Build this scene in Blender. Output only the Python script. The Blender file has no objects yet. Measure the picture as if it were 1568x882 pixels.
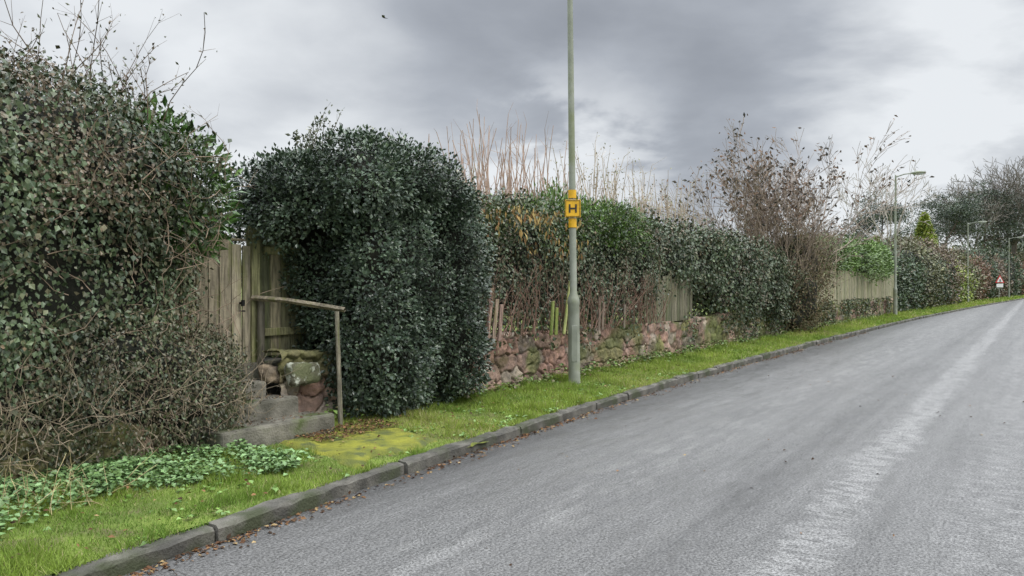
import bpy, math
import numpy as np
rng=np.random.default_rng(11)
scene=bpy.context.scene
A=math.radians(35); S=math.sin(A); C=math.cos(A)
def W(P):
    P=np.asarray(P,float); o=np.empty_like(P)
    o[...,0]=P[...,0]*S-P[...,1]*C
    o[...,1]=P[...,0]*C+P[...,1]*S
    o[...,2]=P[...,2]
    return o
def UV(X,Y): return (X*S+Y*C, -X*C+Y*S)
_ug=np.arange(-40,420,0.5)
def mk(us,vs):
    y=np.interp(_ug,us,vs); k=np.exp(-np.linspace(-2,2,15)**2); k/=k.sum()
    yy=np.convolve(np.pad(y,7,mode='edge'),k,mode='valid')
    return lambda u: np.interp(u,_ug,yy)
kerbv=mk([-40,-2,0,2.3,5,8,13,21.6,36.5,60,94,130,200,420],[3.4,3.5,3.72,4.02,4.25,4.45,4.58,4.6,4.33,3.25,1.2,-2,-11,-52])
wallv=mk([-40,0,8,27,43,60,94,130,200,420],[6.0,6.05,6.0,5.95,5.5,4.7,2.9,-.3,-9,-50])
# ---------- noise
R3=rng.random((32,32,32))
def vn(P,sc):
    Q=np.asarray(P)*sc+100.0; i=np.floor(Q).astype(int); f=Q-i; f=f*f*(3-2*f)
    r=0
    for a in (0,1):
        for b in (0,1):
            for c in (0,1):
                w=(f[...,0] if a else 1-f[...,0])*(f[...,1] if b else 1-f[...,1])*(f[...,2] if c else 1-f[...,2])
                r=r+w*R3[(i[...,0]+a)%32,(i[...,1]+b)%32,(i[...,2]+c)%32]
    return r
def nrm(v): return v/np.maximum(np.linalg.norm(v,axis=-1,keepdims=True),1e-9)
# ---------- mesh
def mesh(name,V,F,mat,col=None,uvz=None,smooth=False,parent=None):
    V=np.asarray(V,float).reshape(-1,3); F=np.asarray(F,int)
    me=bpy.data.meshes.new(name); n,k=F.shape
    me.vertices.add(len(V)); me.vertices.foreach_set('co',V.ravel())
    me.loops.add(n*k); me.loops.foreach_set('vertex_index',F.ravel())
    me.polygons.add(n); me.polygons.foreach_set('loop_start',np.arange(n)*k)
    try: me.polygons.foreach_set('loop_total',np.full(n,k))
    except Exception: pass
    me.polygons.foreach_set('use_smooth',np.full(n,smooth))
    if col is not None:
        a=me.attributes.new('Col','FLOAT_COLOR','POINT'); c=np.ones((len(V),4)); c[:,:3]=col
        a.data.foreach_set('color',c.ravel())
    if uvz is not None:
        a=me.attributes.new('uvz','FLOAT_VECTOR','POINT'); a.data.foreach_set('vector',np.asarray(uvz,float).ravel())
    me.update(calc_edges=True); me.validate()
    me.materials.append(mat)
    ob=bpy.data.objects.new(name,me); scene.collection.objects.link(ob)
    if parent is not None: ob.parent=parent
    return ob
def empty(name):
    e=bpy.data.objects.new(name,None); scene.collection.objects.link(e); return e
# ---------- materials
def newmat(name):
    m=bpy.data.materials.new(name); m.use_nodes=True; nt=m.node_tree
    return m,nt,nt.nodes,nt.links,nt.nodes['Principled BSDF']
def leafmat(name,rough=.45,trans=.2,spec=.5):
    m,nt,N,L,P=newmat(name)
    a=N.new('ShaderNodeAttribute'); a.attribute_name='Col'
    L.new(a.outputs['Color'],P.inputs['Base Color']); P.inputs['Roughness'].default_value=rough
    P.inputs['Specular IOR Level'].default_value=spec
    if trans>0:
        t=N.new('ShaderNodeBsdfTranslucent'); mx=N.new('ShaderNodeMixShader'); mx.inputs[0].default_value=trans
        L.new(a.outputs['Color'],t.inputs['Color']); L.new(P.outputs[0],mx.inputs[1]); L.new(t.outputs[0],mx.inputs[2])
        L.new(mx.outputs[0],N['Material Output'].inputs['Surface'])
    return m
def noisemat(name,c1,c2,scale=3,rough=.8,c3=None,scale2=20,bump=.3,attr=False,bscale=40,stretch=None,lo=.35,hi=.65,t3=(.52,.64)):
    m,nt,N,L,P=newmat(name)
    tc=N.new('ShaderNodeTexCoord'); src=tc.outputs['Object']
    if stretch:
        mp=N.new('ShaderNodeMapping'); mp.inputs['Scale'].default_value=stretch; L.new(src,mp.inputs[0]); src=mp.outputs[0]
    n=N.new('ShaderNodeTexNoise'); n.inputs['Scale'].default_value=scale; n.inputs['Detail'].default_value=6; L.new(src,n.inputs['Vector'])
    r=N.new('ShaderNodeValToRGB'); r.color_ramp.elements[0].position=lo; r.color_ramp.elements[1].position=hi
    r.color_ramp.elements[0].color=(*c1,1); r.color_ramp.elements[1].color=(*c2,1); L.new(n.outputs[0],r.inputs[0])
    out=r.outputs[0]
    if c3:
        n2=N.new('ShaderNodeTexNoise'); n2.inputs['Scale'].default_value=scale2; n2.inputs['Detail'].default_value=5; L.new(src,n2.inputs['Vector'])
        r2=N.new('ShaderNodeValToRGB'); r2.color_ramp.elements[0].position=t3[0]; r2.color_ramp.elements[1].position=t3[1]
        L.new(n2.outputs[0],r2.inputs[0])
        mx=N.new('ShaderNodeMix'); mx.data_type='RGBA'; L.new(r2.outputs[0],mx.inputs[0]); L.new(out,mx.inputs[6]); mx.inputs[7].default_value=(*c3,1); out=mx.outputs[2]
    if attr:
        a=N.new('ShaderNodeAttribute'); a.attribute_name='Col'
        mm=N.new('ShaderNodeMix'); mm.data_type='RGBA'; mm.blend_type='MULTIPLY'; mm.inputs[0].default_value=1
        L.new(out,mm.inputs[6]); L.new(a.outputs['Color'],mm.inputs[7]); out=mm.outputs[2]
    L.new(out,P.inputs['Base Color']); P.inputs['Roughness'].default_value=rough
    if bump:
        n3=N.new('ShaderNodeTexNoise'); n3.inputs['Scale'].default_value=bscale; n3.inputs['Detail'].default_value=8; L.new(tc.outputs['Object'],n3.inputs['Vector'])
        b=N.new('ShaderNodeBump'); b.inputs['Strength'].default_value=bump; b.inputs['Distance'].default_value=.02
        L.new(n3.outputs[0],b.inputs['Height']); L.new(b.outputs[0],P.inputs['Normal'])
    return m
M_leaf=leafmat('leaf',.42,0,.5)
M_holly=leafmat('holly_leaf',.32,0,.55)
M_grass=leafmat('grass_blade',.6,.25,.3)
M_dead=leafmat('dead_leaf',.8,0,.2)
M_bark=leafmat('bark',.85,0,.2)
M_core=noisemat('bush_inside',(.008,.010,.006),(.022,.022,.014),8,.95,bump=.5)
M_stone=noisemat('sandstone',(.65,.65,.65),(1.25,1.2,1.15),9,.9,c3=(.6,.64,.42),scale2=3.5,bump=.8,attr=True,bscale=30,t3=(.58,.7))
M_wood=noisemat('weathered_wood',(.5,.5,.48),(1.2,1.2,1.15),3,.85,c3=(.6,.68,.42),scale2=1.2,attr=True,stretch=(14,14,1.6),bump=.4,bscale=25)
M_conc=noisemat('mossy_concrete',(.09,.085,.065),(.22,.205,.165),6,.9,c3=(.08,.1,.035),scale2=3,bump=.6,bscale=50)
M_kerb=noisemat('kerb_concrete',(.06,.057,.048),(.165,.155,.13),5,.85,c3=(.05,.058,.028),scale2=2.6,bump=.6,bscale=60,t3=(.48,.62))
M_moss=noisemat('moss',(.12,.14,.025),(.31,.31,.035),5,.95,c3=(.10,.12,.035),scale2=6,bump=1,bscale=90)
M_soil=noisemat('grass_ground',(.09,.13,.02),(.18,.24,.04),1.6,.95,c3=(.12,.11,.045),scale2=3.5,bump=.8,bscale=40)
M_post=noisemat('galvanised_paint',(.22,.235,.185),(.3,.315,.26),5,.5,c3=(.2,.22,.13),scale2=2,bump=.05)
def plain(name,c,rough=.5):
    return noisemat(name,tuple(x*.85 for x in c),tuple(min(1,x*1.1) for x in c),12,rough,bump=.04)
M_yel=plain('yellow_paint',(.75,.42,.02),.45); M_blk=plain('black_paint',(.02,.02,.02)); M_red=plain('red_paint',(.6,.03,.03)); M_wht=plain('white_paint',(.75,.75,.72))
M_glass=plain('lantern_glass',(.5,.52,.55),.2)
# road
def roadmat():
    m,nt,N,L,P=newmat('asphalt')
    a=N.new('ShaderNodeAttribute'); a.attribute_name='uvz'
    def noise(scale,stretch,detail=6,src=None,rg=.62):
        mp=N.new('ShaderNodeMapping'); mp.inputs['Scale'].default_value=stretch; L.new(src or a.outputs['Vector'],mp.inputs[0])
        n=N.new('ShaderNodeTexNoise'); n.inputs['Scale'].default_value=scale; n.inputs['Detail'].default_value=detail; n.inputs['Roughness'].default_value=rg
        L.new(mp.outputs[0],n.inputs['Vector']); return n.outputs[0]
    def mr(x,a0,a1,b0,b1,sm=True):
        r=N.new('ShaderNodeMapRange'); r.interpolation_type='SMOOTHSTEP' if sm else 'LINEAR'
        for i,v in enumerate((a0,a1,b0,b1)): r.inputs[i+1].default_value=v
        L.new(x,r.inputs[0]); return r.outputs[0]
    def M(op,x,y):
        q=N.new('ShaderNodeMath'); q.operation=op
        for i,z in enumerate((x,y)):
            if isinstance(z,(int,float)): q.inputs[i].default_value=z
            else: L.new(z,q.inputs[i])
        return q.outputs[0]
    sp=N.new('ShaderNodeSeparateXYZ'); L.new(a.outputs['Vector'],sp.inputs[0]); v=sp.outputs[1]
    big=noise(.5,(1,1.6,1)); streak=noise(1.0,(.3,6,1)); speck=noise(60,(1,1,1),5,rg=.75); patch=noise(2.2,(.8,3,1),8); rip=noise(5,(2.6,1.0,1),8,rg=.7); grain=noise(14,(1,1,1),6,rg=.7)
    edge=M('MULTIPLY',M('SUBTRACT',noise(3,(1,1,1),5),.5),.5)
    wig=M('MULTIPLY',M('SUBTRACT',noise(.35,(1,0,1),2),.5),.35)
    vv=M('ADD',M('ADD',v,wig),edge)
    def band(c,w,soft=0):
        return mr(M('ABSOLUTE',M('SUBTRACT',vv,c),0),w,w*soft,0,1)
    b1=M('MULTIPLY',band(1.15,.24,.3),mr(rip,.40,.56,.05,1.15))
    b2=M('MULTIPLY',band(2.75,.6),mr(patch,.45,.62,0,.7))
    b3=M('MULTIPLY',band(0.2,.6),mr(rip,.42,.62,.0,.8))
    b4=M('MULTIPLY',band(1.75,.3),-.3)
    gut=mr(v,3.4,4.35,0,1)
    val=M('ADD',.124,M('MULTIPLY',M('SUBTRACT',big,.5),.05))
    val=M('ADD',val,M('MULTIPLY',M('SUBTRACT',streak,.5),.11))
    val=M('ADD',val,M('MULTIPLY',M('SUBTRACT',grain,.5),.11))
    val=M('ADD',val,M('MULTIPLY',M('ADD',M('ADD',M('ADD',b1,b2),b3),b4),.08))
    val=M('MULTIPLY',val,mr(speck,.34,.66,.3,1.8))
    val=M('MULTIPLY',val,mr(gut,0,1,1,.62))
    cmb=N.new('ShaderNodeCombineColor'); L.new(val,cmb.inputs[0]); L.new(M('MULTIPLY',val,.985),cmb.inputs[1]); L.new(M('MULTIPLY',val,.955),cmb.inputs[2])
    L.new(cmb.outputs[0],P.inputs['Base Color'])
    L.new(mr(patch,.35,.65,.52,.34),P.inputs['Roughness'])
    b=N.new('ShaderNodeBump'); b.inputs['Strength'].default_value=.8; b.inputs['Distance'].default_value=.01
    L.new(speck,b.inputs['Height']); L.new(b.outputs[0],P.inputs['Normal'])
    return m
M_road=roadmat()
# ---------- leaves
def leaves(name,P,Nn,D,size,width,col,mat,parent=None,fold=.12):
    n=len(P); D=nrm(D); Nn=nrm(Nn-D*np.sum(Nn*D,axis=1,keepdims=True)); T=np.cross(D,Nn)
    s=size[:,None]; w=(size*width)[:,None]
    v0=P; v1=P+D*s*.45+T*w*.5+Nn*w*fold; v2=P+D*s-Nn*s*.1; v3=P+D*s*.45-T*w*.5+Nn*w*fold; v4=P+D*s*.5-Nn*w*fold*.3
    V=np.stack([v0,v1,v2,v3,v4],1).reshape(-1,3)
    b=np.arange(n)*5
    F=np.concatenate([np.stack([b,b+1,b+2,b+4],1),np.stack([b,b+4,b+2,b+3],1)])
    cc=np.repeat(col,5,axis=0)
    return mesh(name,V,F,mat,col=cc,parent=parent)
def sup(d,e):
    r=1/np.power(np.sum(np.abs(d)**e,axis=1),1/e); p=d*r[:,None]
    n=nrm(np.sign(p)*np.abs(p)**(e-1)); return p,n,r
def sample(blobs,n,amp=.12,ns=1.3,zmin=.1):
    Ps=[];Ns=[];Ws=[]
    for b in blobs:
        c=np.array(b[:3]); R=np.array(b[3:6]); e=b[6]
        d=nrm(rng.normal(size=(int(n*2.5),3))); p,nn,r=sup(d,e)
        w=r**2/np.maximum(np.sum(nn*d,axis=1),.05)*np.prod(R)*np.linalg.norm(nn/R,axis=1)
        P=c+p*R; N_=nrm(nn/R)
        w=w*np.where(N_[:,1]>.5,.3,1.)*np.where(N_[:,2]<-.8,.2,1.)
        for o in blobs:
            if o is b: continue
            q=np.abs((P-np.array(o[:3]))/np.array(o[3:6])); w=w*(np.sum(q**o[6],axis=1)>.75)
        w=w*(P[:,2]>zmin-.05)
        Ps.append(P);Ns.append(N_);Ws.append(w)
    P=np.concatenate(Ps);N_=np.concatenate(Ns);w=np.concatenate(Ws)
    idx=rng.choice(len(P),n,p=w/w.sum()); P=P[idx];N_=N_[idx]
    P=P+N_*(amp*2*(vn(P,ns)-.5)+amp*(vn(P,ns*3.1)-.5))[:,None]
    return P,N_
def pal(n,cols,wts,ctr=None,idx=None):
    cols=np.array(cols,float); wts=np.array(wts,float); wts/=wts.sum()
    return cols[rng.choice(len(cols),n,p=wts)]
def bush(name,blobs,nclump,per,lsize,cols,wts,mode='ivy',width=.75,mat=None,crad=.09,amp=.13,ns=1.3,inner=.12,core=.2,parent=None,zmin=.1,lname='leaves',bright=1.0,corename=None,brown=0,bcol=(.15,.115,.075)):
    P,Nn=sample(blobs,nclump,amp,ns,zmin)
    P=P-Nn*(rng.exponential(inner,nclump))[:,None]*.8
    cb=(.55+.9*vn(P,2.2))*(.8+.4*rng.random(nclump))
    i=np.repeat(np.arange(nclump),per); n=len(i)
    off=rng.normal(size=(n,3))*crad*np.array([1,1,1])
    Q=P[i]+off; N0=Nn[i]
    rnd=rng.normal(size=(n,3))
    if mode=='ivy':
        LN=nrm(N0*1.0+rnd*.45+np.array([0,0,.35])); D=nrm(np.array([0,0,-1.])+rng.normal(size=(n,3))*.6+N0*.25)
    elif mode=='rosette':
        D=nrm(nrm(off)*.8+N0*.5+rnd*.25+np.array([0,0,.15])); LN=nrm(N0+np.array([0,0,.6])+rnd*.25)
    elif mode=='feather':
        D=nrm(N0*.7+rnd*.4+np.array([0,0,.3])); LN=nrm(np.array([0,0,1.])+rnd*.5)
    else:
        D=nrm(rnd+N0*.3); LN=rng.normal(size=(n,3))
    ok=Q[:,2]>zmin-.02
    c=(pal(n,cols,wts)*.6+pal(nclump,cols,wts)[i]*.4)*(cb[i]*(.75+.5*rng.random(n)))[:,None]*bright
    sz=lsize*(.55+.8*rng.random(n))
    if brown:
        z=np.clip((vn(Q,1.6)*.6+vn(Q,4.5)*.4-.5)*5,0,1)*brown; hit=rng.random(n)<z
        c[hit]=np.array(bcol)*(.6+.8*rng.random((int(hit.sum()),1))); sz[hit]*=.7
    if parent is None:
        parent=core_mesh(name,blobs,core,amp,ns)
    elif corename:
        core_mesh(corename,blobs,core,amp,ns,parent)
    leaves(lname,W(Q[ok]),W(LN[ok]),W(D[ok]),sz[ok],width,c[ok],mat or M_leaf,parent)
    return parent
def grid(nl,nm):
    th=np.linspace(0,2*np.pi,nm,endpoint=False); ph=np.linspace(0.02,np.pi-.02,nl)
    d=np.stack([np.outer(np.sin(ph),np.cos(th)),np.outer(np.sin(ph),np.sin(th)),np.outer(np.cos(ph),np.ones(nm))],-1).reshape(-1,3)
    F=[]
    for a in range(nl-1):
        for b in range(nm):
            F.append((a*nm+b,(a+1)*nm+b,(a+1)*nm+(b+1)%nm,a*nm+(b+1)%nm))
    return d,np.array(F)
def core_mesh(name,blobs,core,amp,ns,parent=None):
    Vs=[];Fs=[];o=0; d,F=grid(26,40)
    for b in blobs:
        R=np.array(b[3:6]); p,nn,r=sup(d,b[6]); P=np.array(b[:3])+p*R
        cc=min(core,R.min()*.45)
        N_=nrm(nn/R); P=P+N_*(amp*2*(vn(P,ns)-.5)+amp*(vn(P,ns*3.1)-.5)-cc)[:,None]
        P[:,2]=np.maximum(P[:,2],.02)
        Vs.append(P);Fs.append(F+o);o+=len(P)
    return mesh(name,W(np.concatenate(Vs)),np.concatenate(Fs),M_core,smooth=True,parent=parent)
# ---------- tubes
def tubes(name,segs,mat,col,parent=None,k=5,world=False):
    s=np.array([[*a,*b,r0,r1] for a,b,r0,r1 in segs]); p0=s[:,:3];p1=s[:,3:6]
    if not world: p0=W(p0);p1=W(p1)
    d=nrm(p1-p0); h=np.where(np.abs(d[:,2:3])<.9,np.array([[0,0,1.]]),np.array([[1.,0,0]]))
    a=nrm(np.cross(d,h)); b=np.cross(d,a); V=[]
    for P,r in ((p0,s[:,6]),(p1,s[:,7])):
        for j in range(k):
            t=2*math.pi*j/k; V.append(P+(a*math.cos(t)+b*math.sin(t))*r[:,None])
    V=np.stack(V,1).reshape(-1,3); n=len(s); base=np.arange(n)[:,None]*2*k
    F=np.concatenate([np.concatenate([base+j,base+(j+1)%k,base+k+(j+1)%k,base+k+j],1) for j in range(k)])
    c=np.asarray(col,float)
    c=np.repeat(c[None]*(.7+.6*rng.random((n,1))),2*k,axis=0)
    return mesh(name,V,F,mat,col=c,smooth=k>4,parent=parent)
def grow(segs,tips,p,d,r,L,depth,wig=.15,up=.05,kids=2,ang=.6,ns=4,shrink=.68,rmin=.003):
    p=np.array(p,float); d=np.array(d,float)
    for i in range(ns):
        d=d+rng.normal(size=3)*wig; d[2]+=up; d/=np.linalg.norm(d)
        q=p+d*L/ns; r2=max(r*(.86),rmin); segs.append((p,q,r,r2)); p,r=q,r2
        if depth>0 and i>=1:
            for _ in range(kids if i<ns-1 else kids+1):
                if rng.random()<.8:
                    a=rng.normal(size=3); a-=d*np.dot(a,d); a/=np.linalg.norm(a)
                    t=ang*(.6+.8*rng.random()); nd=d*math.cos(t)+a*math.sin(t)
                    grow(segs,tips,p,nd,r*.62,L*shrink*(.7+.5*rng.random()),depth-1,wig,up,kids,ang,ns,shrink,rmin)
    if depth<=1: tips.append((p,d))
# ---------- boxes in uvz
def boxes(name,items,mat,cols=None,parent=None,bev=0.006,jit=.0):
    V=[];F=[];Cc=[];o=0
    fq=np.array([[0,1,3,2],[4,6,7,5],[0,4,5,1],[2,3,7,6],[0,2,6,4],[1,5,7,3]])
    for n,(c,h,tilt) in enumerate(items):
        c=np.array(c,float);h=np.array(h,float)
        P=np.array([[x,y,z] for x in(-1,1) for y in(-1,1) for z in(-1,1)],float)*h
        P[:,0]+=P[:,2]*tilt
        if jit: P+=rng.normal(size=P.shape)*jit
        V.append(W(P+c));F.append(fq+o);o+=8
        if cols is not None: Cc.append(np.repeat(np.array([cols[n]]),8,axis=0))
    ob=mesh(name,np.concatenate(V),np.concatenate(F),mat,col=np.concatenate(Cc) if cols is not None else None,parent=parent)
    if bev:
        m=ob.modifiers.new('b','BEVEL'); m.width=bev; m.segments=2
    return ob
# =============== GROUND
mesh('ground',[(-900,-900,-.03),(900,-900,-.03),(900,900,-.03),(-900,900,-.03)],[(0,1,2,3)],M_soil)
def strip(name,us,vfun,mat,zf):
    P=[];nv=None
    for u in us:
        vs=vfun(u); nv=len(vs)
        for v in vs: P.append((u,v,0))
    P=np.array(P,float); P[:,2]=zf(P)
    nu=len(us); i=np.arange(nu-1)[:,None]*nv+np.arange(nv-1)[None]; i=i.ravel()
    return mesh(name,W(P),np.stack([i,i+1,i+nv+1,i+nv],1)[:,::-1],mat,uvz=P,smooth=True)
us=np.concatenate([np.arange(-20,40,.5),np.arange(40,400,2)])
strip('road',us,lambda u:kerbv(u)+.02-np.linspace(0,6.3,12),M_road,lambda P:P[:,0]*0)
def vz(P):
    e=np.clip((P[:,1]-kerbv(P[:,0])-.1)/.5,0,1)
    far=P[:,1]-wallv(P[:,0])
    z=.095+e*(.04*vn(P*[1,1,0],1.1)+.02*vn(P*[1,1,0],3.))
    return np.where(far>20,-.05,z)
us2=np.concatenate([np.arange(-20,30,.2),np.arange(30,400,2)])
strip('grass_verge',us2,lambda u:np.concatenate([np.linspace(kerbv(u)+.11,wallv(u)+.3,14),[wallv(u)+2,wallv(u)+8,wallv(u)+20,wallv(u)+21]]),M_soil,vz)
strip('opposite_verge',us2[::4],lambda u:kerbv(u)-6.3-np.array([.13,1,3,8,9]),M_soil,lambda P:np.where(P[:,1]<kerbv(P[:,0])-14.5,-.05,.11))
def kerb(name,off,u0,u1,L=.92):
    V=[];F=[];o=0
    prof=[(0,-.05),(0.0,.078),(.018,.098),(.12,.101),(.12,-.05)]
    u=u0
    while u<u1:
        dz=rng.normal()*.006;dv=rng.normal()*.009; mm=9 if u<30 else 2
        uu=np.linspace(u+.006,u+L-.006,mm)
        for q,x in enumerate(uu):
            kv=kerbv(x)+off; en=.008*(q in (0,mm-1))
            for a,z in prof:
                jj=rng.normal(size=2)*.004
                V.append((x,kv+a+dv+jj[0]+en*(a<.05),z+dz+jj[1]-en))
        for i in range(mm-1):
            for j in range(4):
                F.append((o+i*5+j,o+(i+1)*5+j,o+(i+1)*5+j+1,o+i*5+j+1))
        F.append((o,o+1,o+2,o+3)); F.append((o+(mm-1)*5+3,o+(mm-1)*5+2,o+(mm-1)*5+1,o+(mm-1)*5))
        o+=mm*5;u+=L
    return mesh(name,W(np.array(V)),F,M_kerb)
kerb('kerb',0,-8.37,160); kerb('opposite_kerb',-6.42,-8,160)
def verge_pt(n,u0,u1,a=0.0,b=1.0):
    u=rng.uniform(u0,u1,n); t=rng.uniform(a,b,n); k=kerbv(u)+.085; w=wallv(u)+.05; v=k+(w-k)*t
    P=np.stack([u,v,np.zeros(n)],1); P[:,2]=vz(P)-.005; return P
def padf(P):
    e=np.minimum.reduce([P[:,0]-4.2,5.4-P[:,0],P[:,1]-4.36,5.7-P[:,1]])
    return e+.35*(vn(P*[1,1,0],2.7)-.5)-.0
def blades(P,h,w,base):
    n=len(P); d=nrm(np.stack([rng.normal(size=n)*.6,rng.normal(size=n)*.6,np.ones(n)],1)); s=nrm(np.stack([rng.normal(size=n),rng.normal(size=n),np.zeros(n)],1))
    hh=(h*(.5+rng.random(n)))[:,None]; ww=(w*(.7+.6*rng.random(n)))[:,None]
    V=np.stack([P-s*ww,P+s*ww,P+d*hh],1).reshape(-1,3)
    return V,np.repeat(base,3,axis=0)
Vs=[];Cs=[]
for (n,u0,u1,h,w) in ((120000,1.0,7,.042,.003),(100000,7,14,.05,.004),(60000,14,28,.055,.007),(40000,28,60,.07,.014),(30000,60,130,.09,.03)):
    P=verge_pt(n,u0,u1); P=P[rng.random(len(P))>np.clip(padf(P)*14,0,.97)]
    nz=vn(P*[1,1,0],1.7); n2=vn(P*[1,1,0],5.); n3=vn(P*[1,1,0],.7); keep=rng.random(len(P))<(.3+1.0*n2); P=P[keep];nz=nz[keep];n2=n2[keep];n3=n3[keep]
    m=np.clip(nz*.6+n3*.6-.1,0,1)[:,None]
    c=np.array([.135,.235,.035])*(1-m)+np.array([.34,.42,.07])*m
    yl=rng.random(len(P))<(.06+.3*np.clip((n3-.5)*3,0,1)); c[yl]=[.42,.38,.18]
    c=c*(.65+.7*rng.random(len(P)))[:,None]
    tuft=np.clip((n2-.6)*4,0,1)
    hh=h*(.5+.8*nz+1.2*tuft)
    V,cc=blades(P,hh,np.full(len(P),w),c); Vs.append(V);Cs.append(cc)
V=np.concatenate(Vs); mesh('grass',W(V),np.arange(len(V)).reshape(-1,3),M_grass,col=np.concatenate(Cs))
g=[]; nu,nv_=48,52
for i in range(nu):
    for j in range(nv_): g.append((3.95+1.75*i/(nu-1),4.25+1.65*j/(nv_-1),0))
g=np.array(g); g[:,2]=vz(g)-.03+np.clip(padf(g)/.12,-.4,1)*.042+.018*vn(g,6)+.014*vn(g,20)
i=(np.arange(nu-1)[:,None]*nv_+np.arange(nv_-1)[None]).ravel()
mesh('moss_patch',W(g),np.stack([i,i+1,i+nv_+1,i+nv_],1)[:,::-1],M_moss,smooth=True)
def litter(name,P,size=.035):
    n=len(P); c=pal(n,[(.1,.05,.025),(.2,.11,.05),(.06,.035,.02),(.32,.23,.11)],[4,3,3,1.2])*(.7+.6*rng.random((n,1)))
    leaves(name,W(P),nrm(np.array([0,0,1.])+rng.normal(size=(n,3))*.35),nrm(rng.normal(size=(n,3))*[1,1,.15]),size*(.4+rng.random(n)),.6,c,M_dead)
n=5000; u=rng.uniform(0.5,26,n); P=np.stack([u,kerbv(u)-.01-np.abs(rng.normal(size=n))*.07,np.full(n,.006)],1); P=P[rng.random(n)<.2+1.3*(vn(P*[1,0,0],1.0)-.25)]
P2=np.stack([rng.uniform(4.45,5.5,900),rng.uniform(5.15,5.65,900),np.full(900,.165)],1)
P3=verge_pt(500,1,14); P3[:,2]+=.05
P4=np.stack([rng.uniform(3.9,4.9,160),rng.uniform(5.6,6.2,160),np.zeros(160)],1); P4[:,2]=np.where(P4[:,1]<5.85,.31,np.where(P4[:,1]<6.15,.47,.62))
P5=np.stack([rng.uniform(1,14,60),rng.uniform(0,4,60),np.full(60,.005)],1)
litter('fallen_leaves',np.concatenate([P,P2,P3,P4,P5]))
# =============== STONE WALL
def rubble(name,u0,u1,z0,z1,vf,moss,res,ch=.16,cw=.3,ztop=.05,rough=.05):
    cen=[];s=z0
    top=z1+.35
    while s<top:
        h=ch*rng.uniform(.75,1.35); u=u0-.3
        while u<u1+.3:
            w=cw*rng.uniform(.5,1.6); cen.append((u+w/2+rng.normal()*.02,s+h/2+rng.normal()*h*.22,w/2,h/2)); u+=w
        s+=h
    cen=np.array(cen); nc=len(cen)
    base=pal(nc,[(.31,.195,.155),(.37,.255,.205),(.26,.18,.145),(.34,.29,.23),(.21,.17,.14),(.42,.35,.29)],[4,4,3,2,2,1])*(.8+.4*rng.random((nc,1)))
    mo=vn(np.stack([cen[:,0],cen[:,0]*0,cen[:,1]],1),1.1)+rng.random(nc)*.45
    k=mo<moss*1.35; base[k]=pal(int(k.sum()),[(.17,.18,.07),(.13,.14,.06),(.23,.22,.09),(.14,.12,.07),(.25,.22,.17)],[2,2,1,2,2])
    off=rng.normal(size=nc)*.013
    uu=np.arange(u0,u1+res,res); ss=np.arange(z0,top,res); U,Sg=np.meshgrid(uu,ss,indexing='ij')
    F1=np.full(U.shape,9.);F2=np.full(U.shape,9.);ID=np.zeros(U.shape,int)
    wu=U+.05*(vn(np.stack([U,Sg*0,Sg],-1),7.)-.5)*2; wsg=Sg+.04*(vn(np.stack([U,Sg*0+5,Sg],-1),7.)-.5)*2
    for j,(cu,cs,w,h) in enumerate(cen):
        a=max(0,int((cu-u0-.6)/res)); b=int((cu-u0+.6)/res)+1
        if b<=0: continue
        du=np.abs(wu[a:b]-cu)-(w-.09); ds=np.abs(wsg[a:b]-cs)-(h-.05)
        d=np.sqrt(np.maximum(du,0)**2+np.maximum(ds,0)**2)+np.minimum(np.maximum(du,ds),0)*.3
        f1=F1[a:b];f2=F2[a:b];idd=ID[a:b]
        n1=d<f1; f2n=np.where(n1,f1,np.minimum(f2,d)); F2[a:b]=f2n; F1[a:b]=np.where(n1,d,f1); ID[a:b]=np.where(n1,j,idd)
    e=np.clip((F2-F1)/.028,0,1); e=e*e*(3-2*e)
    P3_=np.stack([U,Sg*0,Sg],-1)
    disp=rough*e+off[ID]+.03*(vn(P3_,9)-.5)+.02*(vn(P3_,25)-.5)
    zt=z1+ztop*2*(vn(np.stack([U,U*0,U*0],-1),1.5)-.5)
    back=Sg>zt
    Z=np.where(back,zt+disp*.5-.02,Sg); Vv=np.where(back,vf(U)+.07+(Sg-zt)-.04*e,vf(U)+.07-disp)
    col=base[ID]*(.45+.55*e)[...,None]*(.75+.5*vn(P3_,14))[...,None]
    mz=np.clip((vn(P3_,2.3)-.62)*5+back*.5,0,.8)[...,None]; col=col*(1-mz)+np.array([.13,.15,.05])*mz
    n1_,n2_=U.shape; i=(np.arange(n1_-1)[:,None]*n2_+np.arange(n2_-1)[None]).ravel()
    return mesh(name,W(np.stack([U,Vv,Z],-1).reshape(-1,3)),np.stack([i,i+n2_,i+n2_+1,i+1],1),M_stone,col=col.reshape(-1,3),smooth=True)
rubble('stone_wall',7.0,13.02,.04,.86,wallv,.2,.018,.2,.36)
rubble('stone_wall',13.,40.5,.04,.84,wallv,.5,.035,ztop=.09)
rubble('stone_wall',4.72,7.0,.04,.84,lambda u:6.06+0*u,.4,.016,.17,.3)
rubble('stone_wall',0.5,3.4,.04,.5,lambda u:5.8+0*u,.35,.02,.17,.3)
d,F=grid(22,30)
def rock(name,cu,cv,cz,ru,rv,rz,mat,e=3.2,col=None):
    p,_,_=sup(d,e); P=p*[ru,rv,rz]; P=P*(1+.6*(vn(P+cu*9,9)-.5)+.25*(vn(P+cu*9,26)-.5))[:,None]+[cu,cv,cz]
    return mesh(name,W(P),F,mat,smooth=True,col=np.repeat([col],len(P),0) if col else None)
M_lich=noisemat('lichen_boulder',(.12,.115,.075),(.5,.52,.43),13,.95,c3=(.13,.14,.07),scale2=6,bump=.9,lo=.5,hi=.56,t3=(.45,.55))
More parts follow.
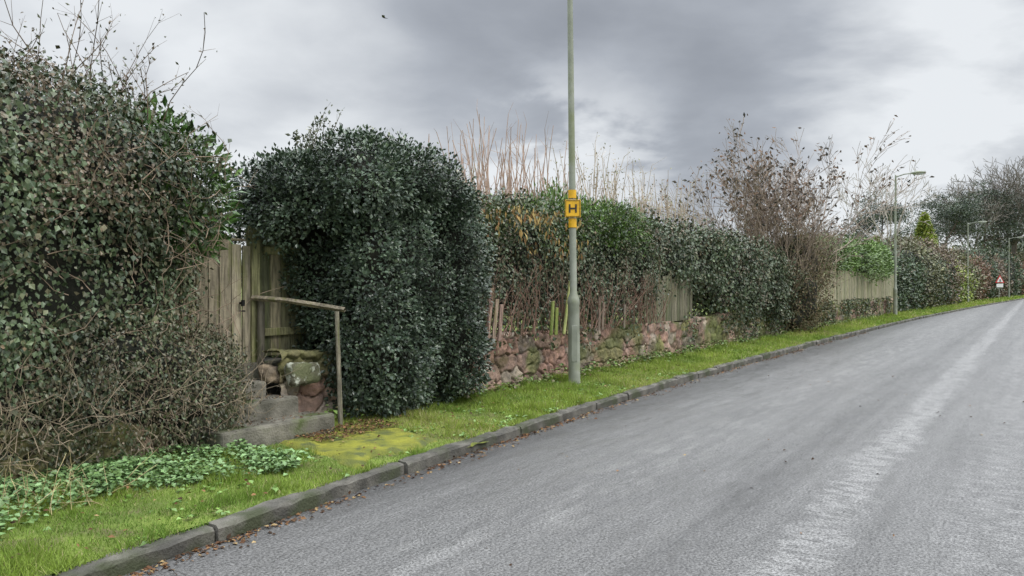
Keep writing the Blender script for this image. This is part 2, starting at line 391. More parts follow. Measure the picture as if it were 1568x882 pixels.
rock('lichen_boulder',4.93,5.99,.66,.15,.07,.115,M_lich,5)
rock('boulder',4.72,6.22,.66,.10,.09,.08,M_stone,5,(.25,.2,.14))
# =============== STEPS
boxes('stone_steps',[((4.35,5.75,.2),(.62,.2,.10),0),((4.2,6.05,.32),(.56,.2,.14),0),((4.1,6.33,.39),(.52,.19,.22),0),((4.3,6.75,.4),(.9,.25,.35),0)],M_conc,bev=.025,jit=.01)
# =============== GATE & FENCE
def planks(name,u0,u1,vf,z0,z1,w,cols,wts,gap=.006,zj=.02,tilt=0,th=.011,parent=None,arch=0):
    it=[];u=u0;n=0
    while u<u1-.02:
        ww=w*rng.uniform(.9,1.1); zz=z1+rng.normal()*zj+arch*math.sin(math.pi*(u-u0)/(u1-u0)); c=u+ww/2
        it.append(((c,vf(c)+rng.normal()*.003,(z0+zz)/2),((ww-gap)/2,th,(zz-z0)/2),tilt+rng.normal()*.004)); u+=ww;n+=1
    cc=pal(n,cols,wts)*(.8+.4*rng.random((n,1)))
    return boxes(name,it,M_wood,cc,parent,bev=.003)
GW=[(.29,.25,.185),(.34,.295,.22),(.25,.215,.155)]
gate=planks('wooden_gate',3.6,4.68,lambda u:6.56,.72,1.95,.125,GW,[1,1,1],arch=.03,gap=.012)
boxes('rails',[((4.14,6.60,1.05),(.53,.02,.045),0),((4.14,6.60,1.7),(.53,.02,.045),0),((4.14,6.585,1.995),(.54,.035,.012),0)],M_wood,[(.24,.2,.15)]*3,gate)
tubes('latch',[((4.6,6.55,1.36),(4.6,6.5,1.36),.012,.012),((4.6,6.5,1.39),(4.6,6.5,1.33),.02,.02),((4.57,6.51,1.28),(4.63,6.51,1.28),.008,.008)],M_bark,(.02,.02,.02),gate,8)
f=planks('garden_fence',4.86,6.9,lambda u:6.6,.8,2.08,.13,[(.2,.19,.11),(.17,.165,.09),(.24,.21,.14),(.12,.125,.07)],[2,2,1,1],zj=.03,gap=.012)
boxes('posts',[((4.77,6.57,1.4),(.05,.05,.74),.0),((5.75,6.66,1.4),(.05,.04,.7),0),((5.8,6.57,1.9),(.9,.02,.04),0),((5.8,6.57,1.05),(.9,.02,.04),0)],M_wood,[(.24,.23,.12)]*4,f,bev=.006)
def bar(segs,name,col,parent=None,k=4): return tubes(name,segs,M_wood,col,parent,k)
hr=bar([((4.72,6.52,1.41),(4.9,6.2,1.385),.03,.026),((4.9,6.2,1.385),(5.05,5.9,1.335),.026,.028),((5.05,5.9,1.335),(5.14,5.62,1.295),.028,.026)],'wooden_handrail',(.22,.19,.14))
bar([((5.12,5.66,.08),(5.10,5.665,.7),.027,.024),((5.10,5.665,.7),(5.07,5.66,1.28),.024,.024),((4.8,6.5,.7),(4.79,6.47,1.42),.04,.04)],'posts',(.2,.18,.14),hr,5)
it=[];cc=[]
for u,z0,z1,t,c in ((7.82,.8,1.5,.14,(.36,.24,.21)),(7.94,.8,1.35,.17,(.34,.25,.2)),(8.06,.8,1.28,.12,(.3,.2,.17)),(9.35,.8,1.3,.12,(.28,.32,.1)),(9.47,.8,1.2,.07,(.26,.3,.08)),(9.78,.8,1.6,.24,(.34,.36,.14)),(9.9,.8,1.5,.24,(.4,.4,.22)),(10.8,.8,1.35,.08,(.2,.15,.12)),(10.92,.8,1.25,.08,(.2,.15,.12)),(11.7,.8,1.2,.05,(.2,.16,.13))):
    it.append(((u,5.83,(z0+z1)/2),(.035,.01,(z1-z0)/2),t)); cc.append(c)
boxes('broken_fence_slats',it,M_wood,cc,bev=.003)
planks('old_board_fence',12.9,15.2,lambda u:6.02,.8,1.7,.14,[(.17,.155,.11),(.13,.13,.08),(.2,.18,.13)],[1,1,1],zj=.08)
planks('board_fence',25,40.4,lambda u:wallv(u)+.12,.8,2.05,.15,[(.38,.34,.25),(.33,.31,.22),(.28,.28,.17)],[2,2,1],zj=.01)
# =============== BUSHES
IVY=[(.075,.105,.05),(.052,.08,.04),(.108,.14,.07),(.13,.12,.065),(.15,.11,.065)]; IW=[5,5,2.5,1.2,.9]
HOL=[(.048,.075,.045),(.068,.10,.06),(.118,.155,.092),(.032,.05,.034)]; HW=[4,4,2,2.5]
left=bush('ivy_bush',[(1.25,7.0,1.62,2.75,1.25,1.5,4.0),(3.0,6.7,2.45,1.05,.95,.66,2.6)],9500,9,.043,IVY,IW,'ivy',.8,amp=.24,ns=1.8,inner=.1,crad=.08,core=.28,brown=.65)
bush('laurel',[(3.74,6.5,2.38,.42,.55,.6,2.3)],230,8,.125,[(.085,.17,.035),(.055,.12,.03),(.13,.22,.05)],[3,3,1],'rosette',.36,mat=M_holly,amp=.08,crad=.07,parent=left,lname='laurel_leaves',inner=.05)
bush('low_ivy',[(3.3,6.0,.65,.92,.5,.62,2.5),(2.3,6.05,.6,.9,.35,.5,2.5)],2100,8,.032,[(.075,.095,.04),(.12,.105,.06),(.17,.135,.09),(.05,.07,.035)],[4,2,1.8,3],'ivy',.6,amp=.13,crad=.06,parent=left,lname='low_leaves',inner=.06,corename='low_inside',brown=.5)
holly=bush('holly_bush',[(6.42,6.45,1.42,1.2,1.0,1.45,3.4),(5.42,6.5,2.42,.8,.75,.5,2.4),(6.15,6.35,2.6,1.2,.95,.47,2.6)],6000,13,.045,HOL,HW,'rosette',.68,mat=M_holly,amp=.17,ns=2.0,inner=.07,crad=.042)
bush('golden_bush',[(4.6,7.5,1.9,.7,.4,.55,2.2)],500,9,.04,[(.30,.29,.035),(.18,.22,.035),(.38,.34,.06)],[2,2,1],'feather',.35,amp=.1,crad=.08)
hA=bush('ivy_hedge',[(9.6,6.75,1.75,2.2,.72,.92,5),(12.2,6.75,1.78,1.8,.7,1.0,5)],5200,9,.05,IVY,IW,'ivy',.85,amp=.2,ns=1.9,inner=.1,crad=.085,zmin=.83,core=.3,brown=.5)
bush('x',[(12.0,6.75,2.5,1.7,.85,.5,3),(10.2,6.8,2.45,.9,.7,.35,2.5)],950,12,.09,[(.10,.18,.035),(.07,.135,.035),(.16,.25,.05)],[3,3,2],'feather',.3,amp=.2,crad=.1,parent=hA,lname='laurel_top')
bush('x',[(8.5,6.8,2.4,.95,.7,.36,2.5)],480,12,.075,[(.09,.14,.04),(.065,.11,.035),(.18,.16,.07)],[3,3,1],'feather',.3,amp=.17,crad=.09,parent=hA,lname='privet_top')
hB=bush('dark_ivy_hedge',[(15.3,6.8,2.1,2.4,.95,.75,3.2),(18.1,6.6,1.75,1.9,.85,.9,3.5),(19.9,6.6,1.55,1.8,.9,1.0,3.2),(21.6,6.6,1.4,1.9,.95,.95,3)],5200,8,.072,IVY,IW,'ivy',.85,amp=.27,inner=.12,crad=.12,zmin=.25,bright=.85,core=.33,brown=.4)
bush('laurel_hedge',[(30,wallv(31)+.8,2.5,2.8,.8,.62,3.5),(36,wallv(37)+.75,2.5,4.4,.85,.75,3.5)],2100,10,.11,[(.12,.20,.04),(.09,.155,.04),(.16,.25,.055)],[3,3,2],'rosette',.5,amp=.15,crad=.14)
P,Nn=sample([(8.9,6.6,2.35,.9,.7,.35,2.5),(9.8,6.5,2.3,.5,.6,.35,2.5)],120,.1)
i=np.repeat(np.arange(len(P)),6); Q=P[i]+rng.normal(size=(len(i),3))*.05-[0,.14,0]
leaves('hanging_dead_leaves',W(Q),W(Nn[i]+rng.normal(size=Q.shape)*.4),W(np.array([0,0,-1.])+rng.normal(size=Q.shape)*.25),.1*(.6+.7*rng.random(len(i))),.35,pal(len(i),[(.36,.24,.09),(.26,.15,.07),(.4,.31,.13)],[1,1,1]),M_dead,hA)
n=20000; u=rng.uniform(7.2,40,n); z=rng.uniform(.08,1.0,n); P=np.stack([u,wallv(u)-.05-rng.random(n)*.07,z],1)
pr=np.where(u<12.5,.05+.9*(z-.68),np.where(u<18,.1,.25))*1.0+np.clip((vn(P*[1,0,1],1.4)-.5)*2.4,-1,1)*np.where(u<12.5,.4,np.where(u<18,.7,1.)); P=P[rng.random(n)<pr]
n=len(P); leaves('wall_ivy',W(P),W(np.array([0,-1.,.3])+rng.normal(size=P.shape)*.5),W(np.array([0,0,-1.])+rng.normal(size=P.shape)*.7),.055*(.6+.8*rng.random(n))*(1+np.maximum(P[:,0]-15,0)*.02),.8,pal(n,IVY+[(.2,.23,.06),(.22,.17,.10)],[4,4,3,2,1,1.5,2])*(.7+.6*rng.random((n,1))),M_leaf)
# twigs
def shoots(name,items,col,parent=None,r=.006,side=3,leafy=None,wig=.06):
    segs=[];tips=[]
    for (p,h,l) in items:
        p=np.array(p,float); d=nrm(np.array([l[0],l[1],1.])); n=6; rr=r
        for k in range(n):
            d=nrm(d+rng.normal(size=3)*wig); q=p+d*h/n; segs.append((p,q,rr,rr*.85)); rr*=.85; p=q
            if k>0:
                for _ in range(rng.integers(0,side+1)):
                    a=nrm(d+rng.normal(size=3)*.5); e=p+a*h*rng.uniform(.08,.2); segs.append((p,e,rr*.6,rr*.35)); tips.append((e,a))
            tips.append((p,d))
    ob=tubes(name,segs,M_bark,col,parent,4)
    if leafy:
        sz,cols,per=leafy; n=len(tips)*per; P=np.repeat(np.array([t[0] for t in tips]),per,0)+rng.normal(size=(n,3))*sz*.4
        c=pal(n,cols,[1]*len(cols)); leaves('leaves',W(P),rng.normal(size=(n,3)),nrm(rng.normal(size=(n,3))+[0,0,.3]),sz*(.6+.7*rng.random(n)),.5,c,M_leaf,ob)
    return ob
it=[((rng.uniform(1.8,3.6),rng.uniform(5.9,6.9),2.9),rng.uniform(.35,.9)*(1.0 if k%3 else 1.3),(rng.normal()*.25,rng.normal()*.25)) for k in range(52)]
shoots('x',it,(.16,.12,.09),left,.006,3,(.035,[(.08,.09,.04),(.12,.09,.05)],1),.16).name='twigs'
it=[((rng.uniform(5.2,5.75),rng.uniform(6.2,6.6),2.75),rng.uniform(.35,.7),(rng.normal()*.12,rng.normal()*.12)) for k in range(12)]
shoots('top_shoots',it,(.1,.09,.05),holly,.007,3,(.05,[(.07,.09,.05),(.11,.12,.07)],3),.06)
it=[((rng.uniform(5.8,8.5),rng.uniform(6.5,7.4),2.7),rng.uniform(.3,.75),(rng.normal()*.15,rng.normal()*.15)) for k in range(120)]
shoots('back_shoots',it,(.38,.34,.22),holly,.005,2,(.035,[(.26,.3,.12),(.3,.3,.17)],1),.06)
it=[]
for k in range(150):
    u=rng.uniform(8.6,11.4) if k<80 else rng.uniform(7.0,13.5)
    h=rng.uniform(.7,1.85)*(1 if 8.8<u<11. else .65); it.append(((u,rng.uniform(6.6,7.5),2.4),h,(rng.normal()*.14-.05,rng.normal()*.12)))
shoots('bare_shoots',it,(.42,.3,.24),hA,.012,1,None,.035)
it=[((rng.uniform(12.2,18.5),rng.uniform(6.8,7.8),2.4),rng.uniform(.8,1.9),(rng.normal()*.12-.05,rng.normal()*.12)) for k in range(140)]
shoots('bare_shoots',it,(.44,.36,.28),hB,.012,2,(.05,[(.26,.26,.12),(.3,.24,.14)],1),.05)
it=[((rng.uniform(7.7,13.5),5.9+rng.normal()*.04,.84),rng.uniform(.5,1.2),(rng.normal()*.4,.03)) for k in range(150)]
shoots('ivy_stems',it,(.22,.14,.105),hA,.007,2,None,.12)
it=[((rng.uniform(2.0,4.1),5.55+rng.random()*.25,rng.uniform(.2,.7)),rng.uniform(.3,.7),(rng.normal()*.9,rng.normal()*.3)) for k in range(170)]
shoots('dead_stems',it,(.3,.24,.17),left,.0035,2,None,.3)
it=[((rng.uniform(1.8,4.0),5.68+rng.random()*.2,rng.uniform(.6,2.7)),rng.uniform(.2,.8),(rng.normal()*1.2,rng.normal()*.2-.1)) for k in range(120)]
shoots('climbing_stems',it,(.24,.18,.13),left,.0042,2,None,.35)
def lowplants(name,n,fu,cols,sz,per=7,hh=.1):
    P=fu(n); i=np.repeat(np.arange(n),per); Q=P[i]+rng.normal(size=(len(i),3))*[.035,.035,0]; Q[:,2]=.12+rng.random(len(i))*hh*(.4+1.2*vn(Q*[1,1,0],3))
    c=pal(len(i),cols,[1]*len(cols))*(.7+.6*rng.random((len(i),1)))
    leaves(name,W(Q),nrm(np.array([0,0,1.])+rng.normal(size=Q.shape)*.35),nrm(rng.normal(size=Q.shape)*[1,1,.25]),sz*(.6+.7*rng.random(len(i))),.8,c,M_leaf)
def fu(n):
    u=rng.uniform(1.3,3.9,n); lo=4.85+.2*np.sin(u*3); v=lo+(5.85-lo)*rng.random(n)**.8; P=np.stack([u,v,np.zeros(n)],1); return P[rng.random(n)<.1+1.3*vn(P,2.5)]
_P=fu(1700); lowplants('nettle_patch',len(_P),lambda n:_P,[(.16,.27,.10),(.20,.33,.13),(.12,.2,.06)],.042,8,.11)
def fu2(n):
    u=rng.uniform(5.2,34,n); return np.stack([u,wallv(u)-.08-np.abs(rng.normal(size=n))*.12,np.zeros(n)],1)
lowplants('weeds',900,fu2,[(.11,.19,.045),(.15,.24,.055),(.2,.18,.09)],.055,6,.16)
_P2=verge_pt(300,1.2,12); lowplants('broadleaf_weeds',300,lambda n:_P2,[(.14,.24,.06),(.17,.29,.06)],.04,6,.02)
it=[((rng.uniform(1.4,2.6),rng.uniform(4.9,5.7),.1),rng.uniform(.2,.5),(rng.normal()*.8,rng.normal()*.8)) for k in range(90)]
shoots('dry_stalks',it,(.45,.37,.2),None,.0035,1,None,.12)
# =============== LAMP POSTS
def lathe(name,prof,X,Y,mat,k=20,lean=(0,0),parent=None):
    V=[];F=[]
    for r,z in prof:
        for j in range(k):
            t=2*math.pi*j/k; V.append((X+lean[0]*z+r*math.cos(t),Y+lean[1]*z+r*math.sin(t),z))
    for i in range(len(prof)-1):
        for j in range(k): F.append((i*k+j,i*k+(j+1)%k,(i+1)*k+(j+1)%k,(i+1)*k+j))
    return mesh(name,V,F,mat,smooth=True,parent=parent)
def lamp(X,Y,H,lean=(0,0)):
    ob=lathe('street_lamp',[(.1,.06),(.085,.12),(.083,1.25),(.088,1.27),(.088,1.31),(.075,1.36),(.052,1.42),(.05,2.5),(.036,H-.1),(.036,H),(.01,H+.02)],X,Y,M_post,lean=lean)
    tx,ty=X+lean[0]*H,Y+lean[1]*H; ax=np.array([C,-S,0])
    P0=np.array([tx,ty,H-.08]); P1=P0+ax*.35+[0,0,.1]; P2=P0+ax*.7+[0,0,.12]
    tubes('arm',[(P0,P1,.028,.025),(P1,P2,.025,.022)],M_bark,(.25,.26,.22),ob,8,True)
    d,F=grid(10,14); p,_,_=sup(d,2.6); V=p*[.3,.11,.07]; R=np.array([[ax[0],-ax[1],0],[ax[1],ax[0],0],[0,0,1]]); V=V@R.T+P0+ax*.9+[0,0,.12]
    mesh('lantern',V,F,M_post,smooth=True,parent=ob)
    V=p*[.22,.09,.05]; V=V@R.T+P0+ax*.92+[0,0,.07]; mesh('glass',V,F,M_glass,smooth=True,parent=ob)
    return ob
l1=lamp(.90,10.8,6.6,(-.012,0))
def wb(name,c,h,mat,parent,bev=.003):
    P=np.array([[x,y,z] for x in(-1,1) for y in(-1,1) for z in(-1,1)],float)*h+np.array(c)
    ob=mesh(name,P,[[0,1,3,2],[4,6,7,5],[0,4,5,1],[2,3,7,6],[0,2,6,4],[1,5,7,3]],mat,parent=parent)
    if bev:
        m=ob.modifiers.new('b','BEVEL');m.width=bev;m.segments=2
    return ob
wb('door',(.892,10.8-.079,.7),(.042,.008,.26),M_post,l1,.004)
lamp(17.1,33.5,6.4);lamp(34,56,6.1);lamp(50.3,76,6.2)
hs=empty('hydrant_sign')
sx=.9-.012*2.63
wb('plate',(sx,10.8-.07,2.63),(.112,.004,.125),M_yel,hs)
wb('stroke_1',(sx-.045,10.8-.0775,2.63),(.012,.002,.06),M_blk,hs,0);wb('stroke_2',(sx+.045,10.8-.0775,2.63),(.012,.002,.06),M_blk,hs,0);wb('crossbar',(sx,10.8-.0775,2.63),(.0325,.002,.011),M_blk,hs,0)
for k,(dx,dz,hx,hz) in enumerate(((0,.112,.1,.003),(0,-.112,.1,.003),(-.1,0,.003,.11),(.1,0,.003,.11))): wb('border_%d'%k,(sx+dx,10.8-.0765,2.63+dz),(hx,.0015,hz),M_blk,hs,0)
lathe('band_1',[(.058,2.78),(.058,2.9)],.9,10.8,M_yel,lean=(-.012,0),parent=hs)
lathe('band_2',[(.058,2.36),(.058,2.49)],.9,10.8,M_yel,lean=(-.012,0),parent=hs)
# =============== WARNING SIGN
wX,wY=44.5,68.6
ws=lathe('warning_sign',[(.04,0),(.04,2.3)],wX,wY,M_post,k=8)
def tri(name,s,y,z,mat):
    mesh(name,[(wX-s,y,z-s*.577),(wX+s,y,z-s*.577),(wX,y,z+s*1.155),(wX-s,y+.02,z-s*.577),(wX+s,y+.02,z-s*.577),(wX,y+.02,z+s*1.155)],[(0,1,2),(5,4,3)],mat,parent=ws)
tri('triangle',.42,wY-.1,1.9,M_red);tri('face',.29,wY-.13,1.9,M_wht)
wb('symbol',(wX,wY-.14,1.88),(.05,.004,.12),M_blk,ws,0); wb('plate',(wX,wY-.1,1.42),(.3,.01,.16),M_wht,ws,0)
# =============== SHRUB TREE (winter)
def shrub(name,X,Y,H,nst,depth,spread,col,lcols,lsz,per,kids=2,r=.05,up=.05,toponly=False,ang=.5,Lf=.55,rmin=.006,base=.35):
    segs=[];tips=[]; u,v=UV(X,Y)
    for k in range(nst):
        a=rng.random()*2*math.pi; s=spread*math.sqrt(rng.random())
        d=nrm(np.array([math.cos(a)*s,math.sin(a)*s,1.])); b=(u+math.cos(a)*base,v+math.sin(a)*base,.1)
        grow(segs,tips,b,d,r*(.7+.5*rng.random()),H*Lf*(.75+.4*rng.random()),depth,.1,up,kids,ang,4,.5,rmin)
    ob=tubes(name,segs,M_bark,col,None,3)
    if per:
        T=np.array([t[0] for t in tips])
        n=len(T)*per; P=np.repeat(T,per,0)+rng.normal(size=(n,3))*.07
        if toponly:
            k=rng.random(n)<np.clip((P[:,2]-H*.4)/(H*.5),.04,.75); P=P[k];n=len(P)
        c=pal(n,lcols,[1]*len(lcols))
        leaves('leaves',W(P),rng.normal(size=(n,3)),nrm(rng.normal(size=(n,3))+[0,0,-.3]),lsz*(.6+.7*rng.random(n)),.45,c,M_dead,ob)
    return ob
sh=shrub('winter_shrub_tree',8.1,22.9,6.0,24,3,.4,(.30,.24,.195),[(.08,.075,.07),(.12,.095,.08),(.2,.13,.09)],.15,1,2,.032,.02,True,.45,.53,.0055)
u,v=UV(8.2,22.6)
bush('x',[(u-.2,v-.15,1.0,1.5,1.0,1.1,2.4),(u+.5,v-.1,2.0,1.2,.9,1.2,2)],1900,7,.07,[(.18,.14,.08),(.13,.13,.065),(.21,.14,.09),(.08,.10,.045)],[2,2,1.6,2],'rand',.5,amp=.3,crad=.17,parent=sh,lname='undergrowth',inner=.25,mat=M_dead,corename='undergrowth_inside',core=.35)
segs=[];tips=[]
for k in range(160):
    a=rng.random()*6.28; rr=1.2*math.sqrt(rng.random()); p=(u+.2+rr*math.cos(a)*1.1,v+rr*math.sin(a)*.6,rng.uniform(.3,1.9))
    grow(segs,tips,p,nrm(np.array([math.cos(a)*.45,math.sin(a)*.45,1.])),.009,1.4,1,.12,.03,2,.5,3,.5,.005)
tubes('inner_twigs',segs,M_bark,(.30,.24,.18),sh,3)
# one slim tree behind the hedge
def bare(name,X,Y,H,n,depth,col,seedk=0,rr=.3,rmin=.028,sp=(.3,1.0),kids=2):
    u,v=UV(X,Y); segs=[];tips=[]; p=np.array([u,v,0.]); d=np.array([0,0,1.]); r=rr
    for k in range(4): 
        d=nrm(d+rng.normal(size=3)*.05); q=p+d*H*.35/4; segs.append((p,q,r,r*.93)); p=q; r*=.93
    for k in range(n):
        a=rng.random()*6.28; s=rng.uniform(*sp); grow(segs,tips,p,nrm(np.array([math.cos(a)*s,math.sin(a)*s,1.])),r*.5,H*.33*rng.uniform(.8,1.1),depth,.12,.04,kids,.6,4,.6,rmin)
    return tubes(name,segs,M_bark,col,None,3)
bare('bare_tree',23.6,46,9.8,7,3,(.38,.34,.3),rr=.13,rmin=.012,sp=(.2,.7),kids=1)
# =============== FAR HEDGEROW
G=[(.06,.09,.045),(.045,.07,.038),(.095,.125,.055)]; Bn=[(.17,.13,.085),(.13,.10,.07),(.22,.16,.10)]; Ol=[(.14,.145,.07),(.11,.115,.06),(.18,.175,.08)]; Rd=[(.24,.13,.08),(.18,.11,.07),(.14,.12,.07)]; Yg=[(.24,.29,.05),(.17,.24,.05),(.28,.3,.07)]
for u,dv,ru,rv,h,pc in ((43.2,1.1,2.0,1.2,2.9,G),(46.5,1.5,2.6,1.6,3.5,G),(50.5,1.8,3.0,1.9,4.3,Ol),(55,1.6,3,1.7,3.4,G),(60,2.1,3.6,2.1,4.6,Bn),(66,1.8,3,1.8,3.4,Yg),(71,2.1,3.5,2.,4.4,Ol),(77,2.0,4,2.,4.0,Rd),(85,2.3,5,2.2,5,G),(95,2.5,6,2.5,4.6,Bn),(106,2.8,7,2.8,5.6,G),(119,2.8,8,2.8,5.0,Rd),(133,3,9,3,6,Ol)):
    vc=float(wallv(u))+dv
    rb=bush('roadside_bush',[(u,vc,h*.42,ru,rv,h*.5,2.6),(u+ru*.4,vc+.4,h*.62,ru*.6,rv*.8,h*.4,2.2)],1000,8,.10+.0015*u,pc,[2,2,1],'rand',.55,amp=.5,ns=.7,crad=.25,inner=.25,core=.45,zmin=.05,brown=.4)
    it=[((u+rng.uniform(-ru,ru),vc+rng.uniform(-rv,rv)*.6,h*.75),rng.uniform(.8,1.8),(rng.normal()*.25,rng.normal()*.25)) for k in range(24)]
    shoots('shoots',it,(.26,.21,.17),rb,.014,3,None,.08)
def conifer(X,Y,H,r,cols):
    u,v=UV(X,Y); n=5000; t=rng.random(n)**.7; a=rng.random(n)*2*math.pi; rr=r*(1-t)*(.75+.35*rng.random(n)+.2*np.sin(a*5+t*20)); z=.5+t*(H-.5)
    P=np.stack([u+rr*np.cos(a),v+rr*np.sin(a),z],1); o=np.stack([np.cos(a),np.sin(a),a*0+.3],1)
    ob=tubes('conifer',[((u,v,0),(u,v,H*.97),.15,.02)],M_bark,(.1,.07,.05))
    leaves('foliage',W(P),W(o+rng.normal(size=P.shape)*.4),W(o+rng.normal(size=P.shape)*.5),.3*(.6+.7*rng.random(n)),.4,pal(n,cols,[1]*3)*(.6+.8*vn(P,1.)[:,None]),M_leaf,ob)
conifer(33.5,61,7.2,2.0,Yg); conifer(31,64,5.5,1.6,Yg)
def pine(X,Y,H,R,name='pine_tree',bare=.5,cols=((.045,.065,.045),(.06,.085,.055),(.085,.105,.065))):
    u,v=UV(X,Y); segs=[];tips=[]; p=np.array([u,v,0.]); d=np.array([0,0,1.]); r=H*.018; L=H*.85; ns=10
    for i in range(ns):
        d=nrm(d+rng.normal(size=3)*.05); q=p+d*L/ns; segs.append((p,q,r,r*.9)); p=q;r*=.9
        if (i+1)/ns>bare:
            for _ in range(3):
                a=rng.random()*2*math.pi; dd=nrm(np.array([math.cos(a),math.sin(a),.35])); l=R*(1.15-(i+1)/ns*.55)*rng.uniform(.6,1)
                grow(segs,tips,p,dd,r*.45,l,1,.15,.06,1,.6,4,.6,.02)
    T=np.array([t[0] for t in tips]+[p]*2); per=110; n=len(T)*per
    cr=R*.17; P=np.repeat(T,per,0)+rng.normal(size=(n,3))*[cr,cr,cr*.4]
    cb=np.repeat(.6+.8*rng.random(len(T)),per)
    ob=tubes(name,segs,M_bark,(.14,.11,.095))
    leaves('needles',W(P),rng.normal(size=(n,3)),nrm(rng.normal(size=(n,3))+[0,0,.2]),.32*(.6+.7*rng.random(n)),.35,pal(n,cols,[1]*3)*cb[:,None],M_leaf,ob)
pine(48,97,12.2,4.4);pine(55,98,13.0,4.4);pine(60.5,104,14,4.8);pine(66.5,107,15,5);pine(80,122,17,5.5);pine(73,110,15,5)
bare('bare_oak_tree',71.5,108,20.5,9,3,(.17,.15,.13),rr=.4); bare('bare_oak_tree',64,104,16,6,3,(.2,.18,.155)); bare('bare_oak_tree',81,114,20,8,3,(.17,.15,.13),rr=.4)
bl=[]
for k in range(26):
    X=-260+k*26+rng.normal()*6; Y=300+rng.normal()*15; u,v=UV(X,Y); bl.append((u,v,5,16,12,rng.uniform(6,11),2.3))
bush('distant_trees',bl,4200,6,1.1,G+Bn[:1],[2,2,1,1.5],'rand',.6,amp=2,ns=.1,crad=1.2,inner=.8,core=1.5,zmin=0)
bl=[]
for k in range(14):
    u=150+k*9; bl.append((u,float(wallv(u))+8+rng.normal()*2,3,8,6,rng.uniform(4,7),2.3))
bush('woodland_edge',bl,4000,6,.6,G+Ol[:1],[2,2,1,1.5],'rand',.6,amp=1.2,ns=.2,crad=.8,inner=.5,core=1,zmin=0)
bx,by,bz=-4.22,25,10.4
mesh('bird',[(bx-.1,by,bz+.02),(bx,by-.03,bz),(bx,by+.03,bz),(bx+.11,by,bz-.03),(bx-.03,by,bz-.02),(bx-.09,by-.12,bz+.05),(bx+.01,by-.14,bz+.03),(bx-.06,by+.12,bz+.05)],[(0,1,3,4),(0,2,3,1),(0,1,6,5),(0,7,2,1)],M_blk)
# =============== WORLD
w=bpy.data.worlds.new("World"); scene.world=w; w.use_nodes=True; nt=w.node_tree; N=nt.nodes; L=nt.links
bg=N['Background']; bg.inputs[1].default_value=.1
sky=N.new('ShaderNodeTexSky'); sky.sky_type='NISHITA'; sky.sun_disc=False; sky.sun_elevation=math.radians(48); sky.sun_rotation=math.radians(115)
tc=N.new('ShaderNodeTexCoord'); sp=N.new('ShaderNodeSeparateXYZ'); L.new(tc.outputs['Generated'],sp.inputs[0])
def M(op,x,y=0.0):
    q=N.new('ShaderNodeMath'); q.operation=op
    for i,z in enumerate((x,y)):
        if isinstance(z,(int,float)): q.inputs[i].default_value=z
        else: L.new(z,q.inputs[i])
    return q.outputs[0]
def mr(x,a0,a1,b0,b1):
    r=N.new('ShaderNodeMapRange'); r.interpolation_type='SMOOTHSTEP'
    for i,v in enumerate((a0,a1,b0,b1)): r.inputs[i+1].default_value=v
    L.new(x,r.inputs[0]); return r.outputs[0]
zz=M('ADD',M('MAXIMUM',sp.outputs[2],0.),.22)
cb=N.new('ShaderNodeCombineXYZ'); L.new(M('DIVIDE',sp.outputs[0],zz),cb.inputs[0]); L.new(M('DIVIDE',sp.outputs[1],zz),cb.inputs[1])
def ns(scale,det,off,rough=.45,dist=.2):
    mp=N.new('ShaderNodeMapping'); mp.inputs['Location'].default_value=off; L.new(cb.outputs[0],mp.inputs[0])
    n=N.new('ShaderNodeTexNoise'); n.inputs['Scale'].default_value=scale; n.inputs['Detail'].default_value=det; n.inputs['Roughness'].default_value=rough; n.inputs['Distortion'].default_value=dist
    L.new(mp.outputs[0],n.inputs['Vector']); return n.outputs[0]
n1=ns(.7,4,(3.1,1.7,0)); n2=ns(2.0,6,(0,5,0),.52)
def spot(x,y,z,c0,c1):
    l=math.sqrt(x*x+y*y+z*z); d=N.new('ShaderNodeVectorMath'); d.operation='DOT_PRODUCT'; L.new(tc.outputs['Generated'],d.inputs[0]); d.inputs[1].default_value=(x/l,y/l,z/l)
    return mr(d.outputs['Value'],c0,c1,0,1)
val=M('ADD',M('MULTIPLY',n1,.6),M('MULTIPLY',n2,.4))
val=mr(val,.36,.66,0,1)
val=M('ADD',M('MULTIPLY',val,.5),.38)
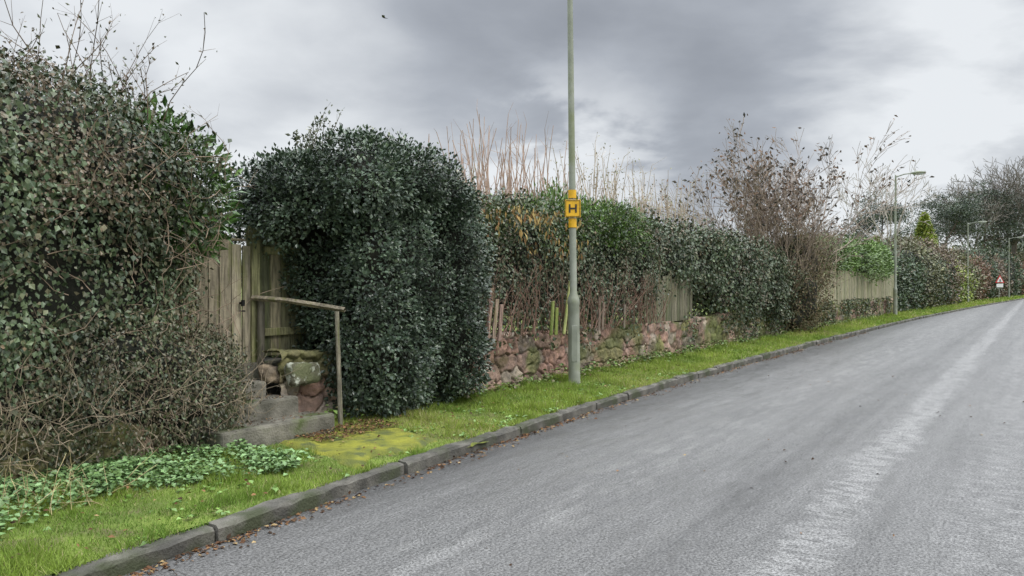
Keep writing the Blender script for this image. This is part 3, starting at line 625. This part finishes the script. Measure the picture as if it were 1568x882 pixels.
val=M('SUBTRACT',val,M('MULTIPLY',spot(.14,1,.33,.93,1.0),.24))
val=M('ADD',val,M('MULTIPLY',M('MULTIPLY',spot(.08,1,.16,.985,1.0),mr(n2,.42,.56,.2,1)),.5))
val=M('ADD',val,M('MULTIPLY',M('MULTIPLY',spot(.6,1,.2,.95,1.0),mr(n2,.35,.6,.35,1)),.32))
val=M('ADD',val,M('MULTIPLY',spot(-.5,1,.3,.92,1.0),.2))
val=M('ADD',val,mr(sp.outputs[2],.0,.22,.36,0))
rp=N.new('ShaderNodeValToRGB'); L.new(val,rp.inputs[0]); e=rp.color_ramp.elements
e[0].position=0;e[0].color=(.25,.27,.31,1); e[1].position=1; e[1].color=(.84,.87,.90,1)
x=e.new(.45); x.color=(.44,.47,.52,1)
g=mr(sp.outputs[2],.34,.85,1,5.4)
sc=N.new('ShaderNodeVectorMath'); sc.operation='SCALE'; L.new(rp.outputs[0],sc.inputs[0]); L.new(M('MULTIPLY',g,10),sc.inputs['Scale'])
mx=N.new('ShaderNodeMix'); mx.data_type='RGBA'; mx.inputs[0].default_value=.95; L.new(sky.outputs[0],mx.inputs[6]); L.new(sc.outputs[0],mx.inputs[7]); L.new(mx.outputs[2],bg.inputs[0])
sd=bpy.data.lights.new('sun','SUN'); sd.energy=1.5; sd.angle=math.radians(25); sd.color=(1,.95,.87)
so=bpy.data.objects.new('sun',sd); scene.collection.objects.link(so)
from mathutils import Vector
az=math.radians(115); el=math.radians(48)
dv=Vector((math.sin(az)*math.cos(el),math.cos(az)*math.cos(el),math.sin(el))); so.rotation_euler=dv.to_track_quat('Z','Y').to_euler()
cd=bpy.data.cameras.new('camera'); cd.lens=26.4; cd.sensor_width=36; cd.clip_end=3000; cd.clip_start=.05
co=bpy.data.objects.new('camera',cd); scene.collection.objects.link(co); co.location=(0,0,1.55); co.rotation_euler=(math.radians(90-.3),0,0)
scene.camera=co
scene.view_settings.view_transform='Standard'; scene.view_settings.look='None'; scene.view_settings.exposure=0
